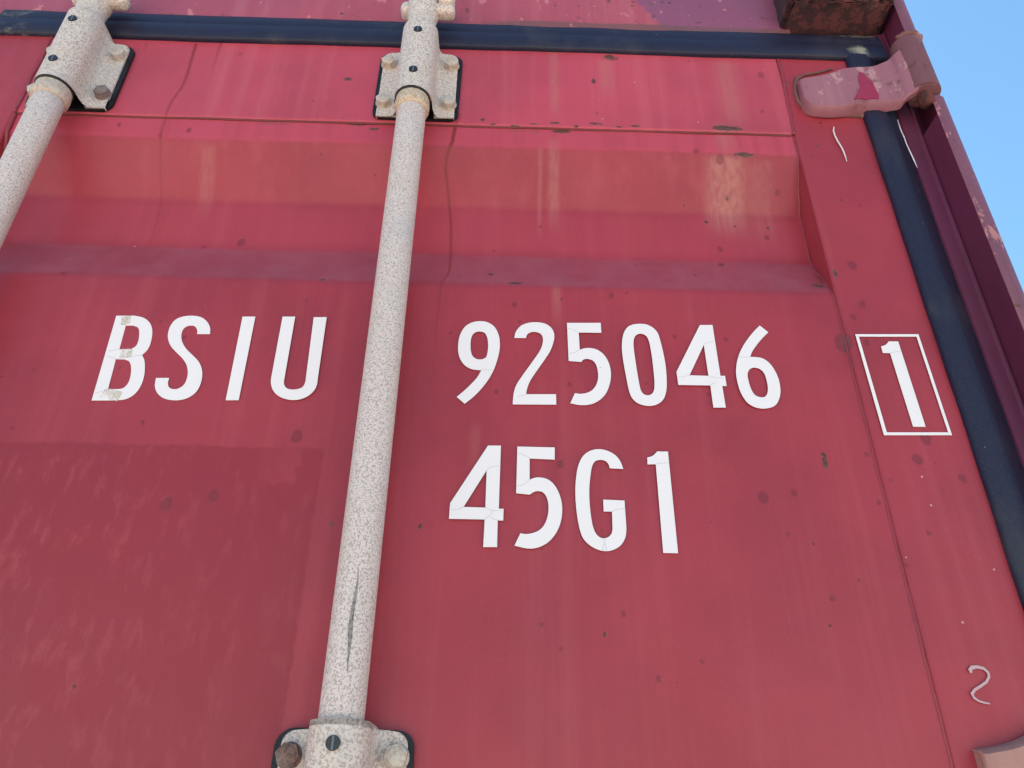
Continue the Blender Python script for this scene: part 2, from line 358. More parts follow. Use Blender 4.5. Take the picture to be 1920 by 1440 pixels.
# corrugated body sheets (side walls and roof behind the door frame)
def corr_side(name, x, sign):
    n = 110; ys = []; off = []
    for i in range(n):
        y = .12+i*.111
        ys += [y, y+.036, y+.0555, y+.0915]; off += [0, 0, -.036, -.036]
    v = []; f = []
    for z in (.15, ZT-.06):
        v += [(x+sign*o-sign*.012, y, z) for y, o in zip(ys, off)]
    k = len(ys)
    for i in range(k-1): f.append((i, i+1, k+i+1, k+i))
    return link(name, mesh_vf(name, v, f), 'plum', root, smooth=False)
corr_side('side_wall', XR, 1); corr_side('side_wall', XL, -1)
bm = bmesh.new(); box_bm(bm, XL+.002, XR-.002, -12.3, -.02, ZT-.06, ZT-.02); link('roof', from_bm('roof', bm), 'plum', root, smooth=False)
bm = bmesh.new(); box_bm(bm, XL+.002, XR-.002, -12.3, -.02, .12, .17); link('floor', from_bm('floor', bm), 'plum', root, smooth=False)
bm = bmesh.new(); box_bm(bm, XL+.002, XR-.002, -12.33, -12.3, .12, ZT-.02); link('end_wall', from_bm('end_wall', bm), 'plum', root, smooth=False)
box('door_sill', XL+.01, XR-.01, -.12, .012, .02, .16, 'header', bev=.004)

# ---- the right door leaf
ZW = CAMZ+.7495                                       # weld under the top rail
XA, XB = -.593, .355                                  # welds at the panel's sides
ZG0, ZG1 = CAMZ+.892, CAMZ+.946                       # top gasket
DPAN = -.003; TROUGH = .031
def panel_profile(z):
    zz = np.asarray(z)-CAMZ
    kp = [(-9, 0)]
    for s in (-1.4, -.7, 0):                         # troughs; the one in view is the topmost
        off = s+(.0 if s == 0 else -.06)
        kp += [(.506+off, 0), (.572+off, -TROUGH), (.645+off, -TROUGH), (.716+off, 0)]
    kp += [(9, 0)]
    kx = np.array([k[0] for k in kp]); ky = np.array([k[1] for k in kp])
    acc = 0; ws = 0
    for o in np.linspace(-2.2, 2.2, 15):
        w = math.exp(-o*o/2); acc = acc+w*np.interp(zz+o*.0035, kx, ky); ws += w
    return acc/ws+DPAN
def waves(X, Z):
    return (.0007*np.sin(X*7.3+1.1)*np.sin(Z*5.1+.4)+.0004*np.sin(X*17+Z*9)+.0003*np.sin(Z*23-X*11+2))
STEP = .0013
ZB = CAMZ-.02
xs = np.linspace(XA-.001, XB+.001, int((XB-XA)/STEP)); zs = np.linspace(ZB, ZW+.002, int((ZW-ZB)/STEP))
X, Z = np.meshgrid(xs, zs)
edge = sstep(np.minimum(X-XA, XB-X), 0, .06)*sstep(ZW-Z, 0, .05)
Dp = panel_profile(Z)+waves(X, Z)*edge
m1, m2 = masks(X, Z, 'panel')
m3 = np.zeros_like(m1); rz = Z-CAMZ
m3[..., 0] = .95*sstep(rz, .712, .719)+.30*sstep(rz, .570, .590)*(1-sstep(rz, .63, .65))  # painted light: upper strip and trough lightened
m3[..., 2] = sstep(rz, .504, .514)*(1-sstep(rz, .566, .576))  # painted light: up-facing slope paled as if lit by the sky
m3[..., 1] = .75*np.exp(-((XB-X)/.0035)**2)+.6*np.exp(-((X-XA)/.0035)**2)
m3[..., 1] = np.maximum(m3[..., 1], .62*np.exp(-((XB-X)/.016)**2-((Z-CAMZ-.535)/.03)**2))
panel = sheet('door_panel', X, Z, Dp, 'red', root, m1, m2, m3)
xs = np.linspace(XA-.001, XB+.001, 24); zs = np.linspace(.19, ZB, 500); X, Z = np.meshgrid(xs, zs)
z4 = np.zeros(X.shape+(4,), np.float32)
lower = sheet('lower_panel', X, Z, panel_profile(Z), 'red', panel, z4, z4)

# top rail
xs, ex = axis(XA, XB, STEP*1.1); zs, ez = axis(ZW, ZG0+.012, STEP*1.1, round_a=.02)
X, Z = np.meshgrid(xs, zs); Dp = ez[:, None]+ex[None, :]-.0005+waves(X, Z)*.5*sstep(np.minimum(X-XA, XB-X), 0, .05)
m1, m2 = masks(X, Z, 'rail')
m2[..., 3] = np.maximum(m2[..., 3], .42*np.exp(-((Z-ZG0)/.006)**2)*(.5+.5*np.sin(X*31+2*np.sin(X*13))))
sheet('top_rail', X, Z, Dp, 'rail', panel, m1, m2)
# right stile, hinge side
xs, ex = axis(XB, .452, STEP*1.1, round_a=.045); zs, ez = axis(ZB-.02, ZG0+.01, STEP*1.1)
X, Z = np.meshgrid(xs, zs); Dp = ez[:, None]+ex[None, :]+waves(X, Z)*.6*sstep(X-XB, .004, .03)
m1, m2 = masks(X, Z, 'stile')
hx, hz = W(1600, 205)
m2[..., 3] = np.maximum(m2[..., 3], .65*np.exp(-((Z-hz)/.008)**2)*sstep(X, .375, .40))
sheet('side_stile', X, Z, Dp, 'red', panel, m1, m2)
xs, ex = axis(XB, .452, .02, round_a=.045); zs, ez = axis(.17, ZB-.02, .4); X, Z = np.meshgrid(xs, zs); z4 = np.zeros(X.shape+(4,), np.float32)
sheet('side_stile', X, Z, ez[:, None]+ex[None, :], 'red', lower.parent, z4, z4)
# left stile, by the meeting edge
xs, ex = axis(XC+.014, XA, .003, round_b=.045, round_a=.05); zs, ez = axis(.17, ZG0+.01, .004)
X, Z = np.meshgrid(xs, zs); m1, m2 = masks(X, Z, 'stile')
sheet('side_stile', X, Z, ez[:, None]+ex[None, :], 'red', panel, m1, m2)
box('bottom_rail', XA, XB, -.05, -.0005, .17, .195, 'red', panel)

# ---- weld beads that follow the panel's edges
def tube(name, pts, rad, mat, parent, n=8, wobble=.0, cap=True, smooth=True):
    pts = [Vector(p) for p in pts]; v = []; f = []; m_ = len(pts)
    rr = rad if hasattr(rad, '__len__') else [rad]*m_
    up = Vector((0, -1, 0))
    for i, p in enumerate(pts):
        tdir = (pts[min(i+1, m_-1)]-pts[max(i-1, 0)]).normalized()
        a = tdir.cross(up)
        a = a.normalized() if a.length > 1e-4 else Vector((1, 0, 0))
        c = a.cross(tdir).normalized()
        for k in range(n):
            th = 2*math.pi*k/n; r_ = rr[i]*(1+wobble*(random.random()-.5)*2)
            v.append(p+a*math.cos(th)*r_+c*math.sin(th)*r_)
    for i in range(m_-1):
        for k in range(n):
            f.append((i*n+k, i*n+(k+1) % n, (i+1)*n+(k+1) % n, (i+1)*n+k))
    if cap: f.append(tuple(range(n))[::-1]); f.append(tuple((m_-1)*n+k for k in range(n)))
    return link(name, mesh_vf(name, v, f), mat, parent, smooth=smooth)
zz = np.arange(ZB, ZW, .0022)
pr = panel_profile(zz)
tube('weld_bead', [P3(XB-.0006+.0003*math.sin(z*70)+.0002*math.sin(z*211), d-.0008, z) for z, d in zip(zz, pr)], .0019, 'weld', panel, wobble=.10)
tube('weld_bead', [P3(XA+.0008+.0006*math.sin(z*70), d+.0006, z) for z, d in zip(zz, pr)], .0026, 'weld', panel, wobble=.10)
zz = np.arange(ZW, ZG0+.004, .003)
tube('weld_bead', [P3(XB+.004*math.sin((z-ZW)*9)*0+.0007*math.sin(z*90)+.004*sstep(z, ZW, ZG0), -.0012, z) for z in zz], .0026, 'weld', panel, wobble=.2)
tube('weld_bead', [P3(XA+.0007*math.sin(z*90), -.0012, z) for z in zz], .0026, 'weld', panel, wobble=.2)

tube('seam_sealant', [P3(x, -.0028+.0003*math.sin(x*31), ZW-.0007+.0003*math.sin(x*47)) for x in np.arange(XA, XB, .004)], .0015, 'seal', panel, wobble=.12)
# ---- gasket: top run and hinge-side run
def gasket_run(name, a, b, prof, vertical, stain=None):
    s = np.arange(a, b+.001, .0025); n = len(prof); pr_ = np.array(prof)
    S, Q = np.meshgrid(s, np.arange(n), indexing='ij')
    A = pr_[Q, 0]+.0003*np.sin(S*21)+.0002*np.sin(S*67); Dd = pr_[Q, 1]+.0002*np.sin(S*17+1)
    m1 = np.zeros(S.shape+(4,), np.float32)
    if stain is not None: m1[..., 0] = stain(S, A)
    if vertical: return sheet(name, A, S, Dd, 'rubber', panel, m1)
    return sheet(name, S, A, Dd, 'rubber', panel, m1)
gt = [(ZG0+.001, -.012), (ZG0, .001), (ZG0+.0008, .0052), (ZG0+.003, .0066), (ZG0+.018, .0062), (ZG0+.030, .0050), (ZG0+.032, .0040), (ZG0+.034, .0044), (ZG0+.045, .0030), (ZG1, .0005), (ZG1+.004, -.01)]
sx, sz = W(1608, 105)
gasket_run('gasket', XC+.008, .503, gt, False, lambda S, A: .75*np.exp(-((S-sx)/.022)**2-((A-sz)/.016)**2)+.6*np.exp(-((S-.47)/.05)**2-((A-ZG1)/.012)**2)+.35*np.exp(-((S+.65)/.05)**2))
XG0, XG1 = .447, .499
gv = [(XG0+.001, -.012), (XG0, .002), (XG0+.001, .0060), (XG0+.003, .0074), (XG0+.015, .0080), (XG0+.027, .0070), (XG0+.030, .0052), (XG0+.040, -.0010), (XG1-.002, -.0075), (XG1+.004, -.016)]
gasket_run('gasket', .17, ZG0+.006, gv, True)

# ---- header of the door frame and its gasket-side lip
xs, ex = axis(XL+.12, .385, .0016 if False else .0022); zs, ez = axis(ZG1-.006, ZT-.03, .0016, round_a=.012)
X, Z = np.meshgrid(xs, zs); m1, m2 = masks(X, Z, 'header')
pe = .118+.03*np.sin(Z*60)*0-(Z-ZG1)*1.1
px0, pz0 = W(1235, 45); px1, pz1 = W(1195, 5)
edge_x = px1+(px0-px1)*np.clip((pz1-Z)/(pz1-pz0), -1, 1.5)+.002*np.sin(Z*400)
m2[..., 2] = sstep(X, edge_x-.002, edge_x+.002)
lx, _ = W(565, 20)
m2[..., 2] = np.maximum(m2[..., 2], .22*(1-sstep(X+.002*np.sin(Z*300), lx-.003, lx+.002)))
cx, cz = W(1110, 47); m2[..., 3] = np.maximum(m2[..., 3], 1.2*np.exp(-((Z-ZG1-.002)/.009)**2)*(.35+.65*sstep(X, -.05, .02)))
wx, wz = W(845, 35); m2[..., 3] = np.maximum(m2[..., 3], .6*np.exp(-((X-wx)/.02)**2-((Z-wz)/.02)**2))
sheet('header', X, Z, ez[:, None]+ex[None, :]+.0005*np.sin(X*40)+waves(X, Z), 'header', root, m1, m2)

# ---- corner casting above the hinge post: bottom face and forward nose
def casting(x0, x1):
    bm = bmesh.new(); box_bm(bm, x0, x1, -.146, .046, ZT-.118, ZT, .006, 2)
    bmesh.ops.subdivide_edges(bm, edges=bm.edges[:], cuts=14, use_grid_fill=True)
    rr = random.Random(3)
    for v_ in bm.verts: v_.co += Vector((rr.uniform(-1, 1), rr.uniform(-1, 1), rr.uniform(-1, 1)))*.0012
    return link('corner_casting', from_bm('corner_casting', bm), 'rust', root)
casting(.372, .510); casting(XL+.029, XL+.167)

# ---- hinge-side corner post: inner J section, then the outer channel broken by the hinge
_, zk0 = W(1742, 170, .036); _, zk1 = W(1712, 77, .036)     # the knuckle's foot and top
_, znotch = W(1727, 226, .02)
ZCB = ZT-.116
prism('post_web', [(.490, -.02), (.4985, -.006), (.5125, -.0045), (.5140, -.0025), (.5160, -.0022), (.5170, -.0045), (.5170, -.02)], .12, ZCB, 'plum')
# outer channel below the hinge: left-facing flank, front, worn bevel, outer side
def channel(z0, z1, flank_top):
    o = prism('post_channel', [(.5180, .0310), (.5205, .0322), (.5290, .0318), (.5352, .0292), (.5388, .0240), (.5392, -.03), (.5392, -.12)], z0, z1, 'post_worn', seg=6, smooth=True)
    prism('channel_flank', [(.5175, -.006), (.5178, .0306), (.5200, .0306), (.5200, -.006)], z0, flank_top, 'plum', o, closed=True)
    return o
ch = channel(.12, zk0-.002, znotch)
channel(zk1+.004, ZT+.004, ZT)
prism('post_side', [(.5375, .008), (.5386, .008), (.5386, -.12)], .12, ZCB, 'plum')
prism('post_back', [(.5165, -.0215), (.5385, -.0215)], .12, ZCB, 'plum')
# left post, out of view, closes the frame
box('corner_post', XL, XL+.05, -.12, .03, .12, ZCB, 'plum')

# ---- hinges: blade welded on the stile, S-bent to a knuckle round the pin
def hinge_mesh():
    st = [(1497,158,164,.006),(1500,153,175,.010),(1506,149,186,.0135),(1518,146,194,.0155),(1540,143,197,.0165),(1565,138,197,.017),(1592,129,193,.0172),(1620,126,191,.0172),
          (1645,125,189,.0187),(1662,120,187,.0225),(1680,112,183,.0280)]
    rows = []
    for i, (px, yt, yb, d) in enumerate(st):
        x, zt = W(px, yt, d); xb, zb = W(px, yb, d); x = (x+xb)/2
        th = .0145 if px < 1660 else .013
        back = max(-.004, d-th) if px < 1660 else d-.013
        h = zt-zb; b_ = min(.003, h*.25)
        rows.append([(x, d-b_*1.3, zt+b_), (x, d, zt), (x, d+.0006, (zt*2+zb)/3), (x, d+.0006, (zt+zb*2)/3), (x, d, zb), (x, d-b_*1.2, zb-b_), (x, back, zb-b_*1.6), (x, back, zt+b_*1.6)])
    zt, zb = rows[-1][1][2], rows[-1][4][2]; x_l = rows[-1][1][0]
    for k, (x, d) in enumerate(((.4905, .0335), (.4970, .0380), (.5025, .0418), (.5085, .0447))):
        u = (x-x_l)/(.5085-x_l); a_, b0 = zt+(zk1-.013-zt)*u, zb+(zk0+.003-zb)*u; b_ = .003
        rows.append([(x, d-b_, a_+b_*(1-u)), (x, d, a_), (x, d+.0006, (a_*2+b0)/3), (x, d+.0006, (a_+b0*2)/3), (x, d, b0), (x, d-b_, b0-b_*(1-u)), (x, d-.013, b0-b_*(1-u)), (x, d-.013, a_+b_*(1-u))])
    fine = []; A = np.array(rows); N = len(A)
    for i in range(N-1):
        p0, p1, p2, p3 = A[max(i-1, 0)], A[i], A[i+1], A[min(i+2, N-1)]
        for t_ in (0, .25, .5, .75): fine.append(.5*((2*p1)+(-p0+p2)*t_+(2*p0-5*p1+4*p2-p3)*t_**2+(-p0+3*p1-3*p2+p3)*t_**3))
    rows = fine+[A[-1]]
    v = []; f = []; n = 8
    for r_ in rows: v += [P3(*p) for p in r_]
    for i in range(len(rows)-1):
        for k in range(n): f.append((i*n+k, (i+1)*n+k, (i+1)*n+(k+1) % n, i*n+(k+1) % n))
    f.append(tuple(range(n))); f.append(tuple((len(rows)-1)*n+k for k in range(n))[::-1])
    return mesh_vf('hinge', v, f)
KX, KD, KR = .5130, .0285, .0190
hm = hinge_mesh()
def hinge(dz, mat, rimmat):
    o = link('hinge', hm if dz == 0 else hm.copy(), None, root); o.data.materials.clear(); o.data.materials.append(MAT[mat]); o.location.z += dz
    bm = bmesh.new()
    bmesh.ops.create_cone(bm, cap_ends=True, segments=28, radius1=KR, radius2=KR, depth=zk1-zk0)
    bmesh.ops.bevel(bm, geom=[e for e in bm.edges if len(e.link_faces) == 2 and abs(e.verts[0].co.z-e.verts[1].co.z) < 1e-5], offset=.002, segments=2, affect='EDGES')
    bmesh.ops.translate(bm, verts=bm.verts[:], vec=Vector((KX, -KD, (zk0+zk1)/2+dz)))
    k = link('knuckle', from_bm('knuckle', bm), 'knuckle' if mat == 'hinge' else mat, o)
    for q in (o, k): q.modifiers.new('edge', 'EDGE_SPLIT').split_angle = math.radians(32)
    bm = bmesh.new(); bmesh.ops.create_cone(bm, cap_ends=True, segments=20, radius1=.0085, radius2=.0085, depth=zk1-zk0+.03)
    bmesh.ops.translate(bm, verts=bm.verts[:], vec=Vector((KX, -KD, (zk0+zk1)/2+dz))); link('hinge_pin', from_bm('hinge_pin', bm), 'rust', o)
    pl = [(1648,214),(1620,218),(1590,218),(1555,218),(1528,215),(1510,206),(1498,193),(1491,176),(1490,160),(1494,148),(1506,142),(1530,138),(1560,131)]
    tube('weld_bead', [P3(W(*p)[0], .001, W(*p)[1]+dz) for p in pl], [.003, .0034, .0028, .0036, .0033, .0038, .003, .0034, .0028, .003, .0024, .002, .0012], rimmat, o, wobble=.32)
    ar = [(KX+(KR-.001)*math.cos(a), KD+(KR-.001)*math.sin(a)) for a in np.linspace(2.6, .2, 16)]
    tube('weld_bead', [P3(x, d, zk1+.0015+dz+.0008*math.sin(x*900)) for x, d in ar], .0032, 'rim', o, wobble=.25)
    return o
hinge(0, 'hinge', 'rim')
_, zh1 = W(1862, 1409, .010); _, zh0 = W(1512, 147, .0135)
hinge(zh1-zh0, 'hinge_tan', 'rim')
hinge((zh1-zh0)*2, 'hinge', 'rim')

# bare patch where the paint has come off the upper hinge blade
def poly_mesh(name, loops, thick):
    """flat closed outlines (outer first, then holes) in X,Z -> solid thin mesh whose back lies on d = 0"""
    cu = bpy.data.curves.new(name, 'CURVE'); cu.dimensions = '2D'; cu.fill_mode = 'BOTH'; cu.extrude = thick/2
    for lp in loops:
        sp_ = cu.splines.new('POLY'); sp_.points.add(len(lp)-1); sp_.use_cyclic_u = True
        for p, q in zip(sp_.points, lp): p.co = (q[0], q[1], 0, 1)
    ob = bpy.data.objects.new('tmp', cu); col.objects.link(ob); bpy.context.view_layer.update()
    me = bpy.data.meshes.new_from_object(ob.evaluated_get(bpy.context.evaluated_depsgraph_get()))
    bpy.data.objects.remove(ob); bpy.data.curves.remove(cu)
    n = len(me.vertices); co = np.empty(n*3, np.float32); me.vertices.foreach_get('co', co); co = co.reshape(-1, 3)
    out = np.stack([co[:, 0], -(co[:, 2]+thick/2), co[:, 1]], -1).astype(np.float32); me.vertices.foreach_set('co', out.ravel()); me.update()
    me.name = name; me.materials.clear(); return me
def smooth_loop(pts, close=True):
    """points (x, y) are smooth, (x, y, 1) are corners; Catmull-Rom between corners"""
    n = len(pts); out = []
    for i in range(n):
        p0, p1, p2, p3 = (np.array(pts[(i+k) % n][:2], float) for k in (-1, 0, 1, 2))
        c1, c2 = len(pts[i]) > 2, len(pts[(i+1) % n]) > 2
        out.append(tuple(p1))
        if c1 and c2: continue
        m1_ = (p2-p0)/2 if not c1 else (p2-p1); m2_ = (p3-p1)/2 if not c2 else (p2-p1)
        L = np.linalg.norm(p2-p1)
        for m__ in (0, 1):
            pass
        l1, l2 = np.linalg.norm(m1_), np.linalg.norm(m2_)
        if l1 > 0: m1_ = m1_/l1*L
        if l2 > 0: m2_ = m2_/l2*L
        for t_ in (.2, .4, .6, .8):
            h = ((2*t_**3-3*t_**2+1)*p1+(t_**3-2*t_**2+t_)*m1_+(-2*t_**3+3*t_**2)*p2+(t_**3-t_**2)*m2_); out.append(tuple(h))
    return out
bare = [(685,540,1),(712,548),(738,575,1),(775,610),(805,650),(830,705),(829,745,1),(790,738),(735,745),(700,738),(650,746,1),(668,700),(692,650),(678,600)]
bare = [(1440+p[0]/4, p[1]/4)+tuple(p[2:]) for p in bare]
o = link('bare_patch', poly_mesh('bare_patch', [[W(*q[:2], .0182) for q in smooth_loop(bare)]], .0012), 'bare', root, smooth=False); o.location.y -= .0174
# ------------------------------------------------------------------ lettering cut from white vinyl
K = 1
def zA(p): return (p[0]/3, 360+p[1]/3)+tuple(p[2:])
def zB(p): return (640+p[0]/4, 560+p[1]/4)+tuple(p[2:])
def zC(p): return (1060+p[0]/4, 560+p[1]/4)+tuple(p[2:])
def zD(p): return (800+p[0]/4, 800+p[1]/4)+tuple(p[2:])
def zE(p): return (1440+p[0]/4, 620+p[1]/4)+tuple(p[2:])
GLYPHS = [
 ('letter', zA, [[(655,697,K),(760,697,K),(815,712),(848,745),(857,790),(850,840),(832,885),(800,918,K),(812,945),(815,985),(810,1040),(790,1095),(755,1140),(710,1165),(655,1173,K),(516,1174,K)],
   [(708,752,K),(750,752,K),(778,765),(784,795),(780,835),(765,868),(738,884,K),(672,886,K)],
   [(652,942,K),(700,942,K),(728,955),(738,985),(736,1030),(722,1075),(695,1103),(665,1110,K),(608,1110,K)]],
   [[(672,735),(706,753)],[(610,897),(640,892),(672,886)],[(600,925),(630,932),(652,942),(720,930),(800,918)],[(535,1135),(575,1122),(608,1110)]]),
 ('letter', zA, [[(1182,800,K),(1110,800,K),(1110,778),(1098,758),(1075,752),(1045,760),(1026,782),(1020,815),(1028,850),(1050,885),(1085,920),(1118,955),(1135,995),(1138,1030),(1130,1075),(1108,1120),(1070,1152),(1025,1169),(975,1172),(925,1162),(888,1135),(872,1095),(878,1047,K),(952,1047,K),(945,1075),(952,1100),(975,1110),(1005,1106),(1035,1085),(1052,1050),(1057,1010),(1048,970),(1025,935),(990,900),(960,865),(946,825),(947,790),(962,750),(990,718),(1030,702),(1080,697),(1130,705),(1165,730),(1182,765)]], []),
 ('letter', zA, [[(1365,702,K),(1437,702,K),(1343,1172,K),(1270,1172,K)]], []),
 ('letter', zA, [[(1590,702,K),(1661,702,K),(1600,1050,K),(1598,1080),(1610,1102),(1640,1112),(1680,1108),(1705,1095),(1718,1068),(1722,1040,K),(1765,705,K),(1838,705,K),(1788,1050,K),(1783,1085),(1765,1120),(1730,1150),(1690,1166),(1650,1171),(1600,1163),(1560,1143),(1533,1110),(1524,1070),(1526,1045,K)]], []),
 ('digit', zB, [[(865,738,K),(925,789,K),(990,738),(1060,665),(1120,580),(1160,490),(1184,400),(1189,340),(1180,275),(1150,215),(1100,180),(1040,170),(975,182),(925,215),(890,275),(877,340),(877,400),(890,450),(920,495),(965,525),(1010,535),(1050,537,K),(1020,590),(970,645),(915,697)],
   [(1035,247),(1075,258),(1093,290),(1101,345),(1097,400),(1085,440),(1055,456),(1020,455),(990,438),(974,405),(969,350),(975,295),(995,260)]], [[(1050,534),(1090,531),(1132,540)]]),
 ('digit', zB, [[(1298,296,K),(1385,296,K),(1390,275),(1412,256),(1450,250),(1490,262),(1510,290),(1510,335),(1490,390),(1450,450),(1400,520),(1350,590),(1312,650),(1295,700),(1288,750),(1285,794,K),(1612,796,K),(1610,718,K),(1387,718,K),(1392,680),(1415,620),(1460,550),(1520,465),(1565,395),(1590,330),(1597,280),(1585,235),(1550,200),(1510,184),(1455,178),(1400,184),(1350,203),(1318,235),(1303,265)]], [[(1322,735),(1360,728),(1387,717)]]),
 ('digit', zC, [[(12,183,K),(265,183,K),(270,257,K),(100,255,K),(108,385,K),(145,374),(190,372),(240,385),(285,418),(320,470),(338,530),(341,590),(330,650),(305,710),(265,755),(215,785),(160,798),(100,798),(37,785,K),(72,710,K),(110,715),(160,708),(200,688),(230,650),(245,600),(244,550),(232,500),(205,465),(165,453),(135,458),(120,476,K),(25,468,K)]], [[(22,224),(65,235),(100,255)],[(28,415),(70,405),(108,385)]]),
 ('digit', zC, [[(560,190),(610,196),(655,218),(690,255),(710,310),(730,390),(748,480),(757,560),(760,640),(755,700),(735,755),(695,790),(640,805),(585,800),(535,780),(500,745),(480,700),(462,620),(445,530),(430,440),(424,370),(428,300),(442,250),(470,212),(510,195)],
   [(570,264),(605,280),(625,315),(640,380),(652,460),(662,550),(668,630),(664,690),(645,718),(615,726),(585,715),(565,685),(552,630),(535,530),(520,430),(511,350),(515,300),(535,272)]], []),
 ('digit', zC, [[(1008,199,K),(1103,199,K),(1163,580,K),(1197,580,K),(1209,656,K),(1176,656,K),(1203,818,K),(1110,818,K),(1087,652,K),(847,648,K),(833,550,K)],[(1038,347,K),(1073,580,K),(931,576,K)]], [[(1040,345),(1065,330),(1112,326)],[(848,590),(890,586),(931,576)],[(1073,580),(1120,593),(1185,598)],[(1087,650),(1110,638),(1128,620)]]),
 ('digit', zC, [[(1457,203,K),(1521,253,K),(1470,305),(1430,355),(1400,400),(1386,438,K),(1430,440),(1480,450),(1530,485),(1570,540),(1597,600),(1610,660),(1612,710),(1600,760),(1575,800),(1530,820),(1470,825),(1410,810),(1360,775),(1320,715),(1295,645),(1281,570),(1282,505),(1297,435),(1325,370),(1370,300),(1415,245)],
   [(1420,518),(1460,530),(1490,560),(1508,610),(1518,665),(1515,710),(1495,737),(1460,740),(1420,722),(1393,680),(1375,625),(1366,570),(1378,535),(1397,522)]], [[(1298,436),(1340,443),(1386,438)]]),
 ('digit', zD, [[(460,143,K),(557,143,K),(541,616,K),(577,617,K),(574,705,K),(533,704,K),(528,904,K),(424,904,K),(435,697,K),(167,692,K),(176,575,K)],[(450,328,K),(440,608,K),(277,603,K)]], [[(450,327),(480,303),(545,294)],[(186,623),(230,622),(277,604)],[(440,608),(490,630),(572,632)],[(436,696),(470,672),(497,632)],[(480,683),(510,698),(545,704)]]),
 ('digit', zD, [[(680,150,K),(960,157,K),(960,248,K),(772,240,K),(772,398,K),(810,385),(850,382),(905,395),(955,435),(992,500),(1012,570),(1016,640),(1005,715),(975,790),(925,855),(865,895),(800,914),(740,912),(658,893,K),(703,800,K),(740,806),(790,800),(840,780),(880,740),(905,680),(914,610),(905,545),(880,500),(845,485),(810,488),(772,511,K),(671,500,K)]], [[(688,203),(730,212),(772,240)],[(678,447),(725,437),(772,398)]]),
 ('letter', zD, [[(1474,318,K),(1372,313,K),(1365,285),(1340,258),(1300,250),(1262,262),(1240,300),(1228,370),(1220,450),(1220,540),(1228,640),(1242,730),(1262,790),(1290,825),(1325,838),(1360,830),(1385,805),(1394,770,K),(1390,638,K),(1327,637,K),(1324,548,K),(1483,555,K),(1496,740,K),(1497,775),(1490,830),(1460,885),(1415,918),(1360,934),(1300,928),(1230,895),(1175,840),(1148,770),(1130,680),(1118,570),(1115,470),(1122,370),(1138,290),(1170,225),(1220,185),(1285,170),(1350,180),(1410,212),(1450,258)]],
   [[(1390,637),(1430,620),(1484,618)],[(1330,838),(1335,870),(1320,905),(1325,930)],[(1336,880),(1345,910),(1352,932)]]),
 ('digit', zD, [[(1728,187,K),(1809,188,K),(1885,950,K),(1774,948,K),(1718,283,K),(1656,284,K),(1654,233,K),(1690,222),(1712,205)]], [[(1720,282),(1765,274),(1815,272)]]),
 ('digit', zE, [[(905,82,K),(975,82,K),(1181,722,K),(1087,721,K),(915,170,K),(860,168,K),(847,120,K),(880,108)]], [[(917,168),(960,160),(998,156)]]),
 ('check_box', zE, [[(653,28,K),(1127,28,K),(1379,785,K),(869,785,K)],[(680,46,K),(1113,46,K),(1350,764,K),(890,764,K)]], []),
]
def ribbon(name, pts, w, lift, mat, parent, d):
    """a thin flat stroke along photo pixels, lying lift metres off the surface at depth d"""
    p = [np.array(W(x, y, d)) for x, y in pts]; L = []; R_ = []
    ww = w if hasattr(w, '__len__') else [w]*len(p)
    for i in range(len(p)):
        t_ = p[min(i+1, len(p)-1)]-p[max(i-1, 0)]; t_ /= np.linalg.norm(t_)+1e-12; n_ = np.array([-t_[1], t_[0]])
        L.append(p[i]+n_*ww[i]/2); R_.append(p[i]-n_*ww[i]/2)
    me = poly_mesh(name, [[tuple(q) for q in L+R_[::-1]]], .0001)
    o = link(name, me, mat, parent, smooth=False); o.location.y -= d+lift; return o
VT = .0004
for nm, zf, loops, seams in GLYPHS:
    on_stile = zf is zE
    dd = (.0012 if on_stile else -.0018)
    lp = [[W(*q[:2], dd) for q in smooth_loop([zf(p) for p in lo])] for lo in loops]
    o = link(nm, poly_mesh(nm, lp, VT), 'vinyl', root, smooth=False); o.location.y -= dd
    for s_ in seams: ribbon('overlap_line', [zf(q) for q in s_], .00055, VT+.0001, 'seam', o, dd)
    if zf is zA and loops[0][0] == (655,697,K):
        for s_, w_ in (([(712,700),(708,748)], .009), ([(720,884),(704,934)], .011), ([(645,1114),(612,1168)], .018)):
            ribbon('rust_wash', [zf(q) for q in s_], w_, VT+.0002, 'vstain', o, dd)
# ------------------------------------------------------------------ chalk strokes and scrapes
chk = [(1563,239),(1562,247),(1565,256),(1570,266),(1577,277),(1582,288),(1585,297),(1587,304)]
ribbon('chalk_stroke', chk, [.0010,.0018,.002,.002,.002,.0018,.0014,.0008], .0012, 'chalk', root, .0002)
two = [(1818,1263),(1822,1258),(1815,1254),(1820,1250),(1832,1250),(1845,1254),(1853,1263),(1853,1272),(1845,1282),(1833,1290),(1824,1298),(1823,1306),(1830,1313),(1842,1318),(1855,1320)]
two = [(1820,1262),(1817,1257),(1821,1252),(1831,1251),(1843,1254),(1851,1261),(1853,1269),(1848,1279),(1837,1287),(1826,1294),(1821,1301),(1825,1309),(1834,1315),(1844,1318),(1855,1320)]
ribbon('chalk_stroke', two, [.0022,.003,.003,.0026,.0024,.0022,.002,.002,.002,.0022,.0024,.002,.0016,.0015,.001], .0012, 'chalk_faint', root, .0002)
scr = [(1682,226),(1688,245),(1694,258),(1699,272),(1706,287),(1712,300),(1719,316)]
ribbon('chalk_stroke', scr, [.0006,.0012,.0014,.0012,.0016,.0018,.0006], .0013, 'chalk', root, .0068)

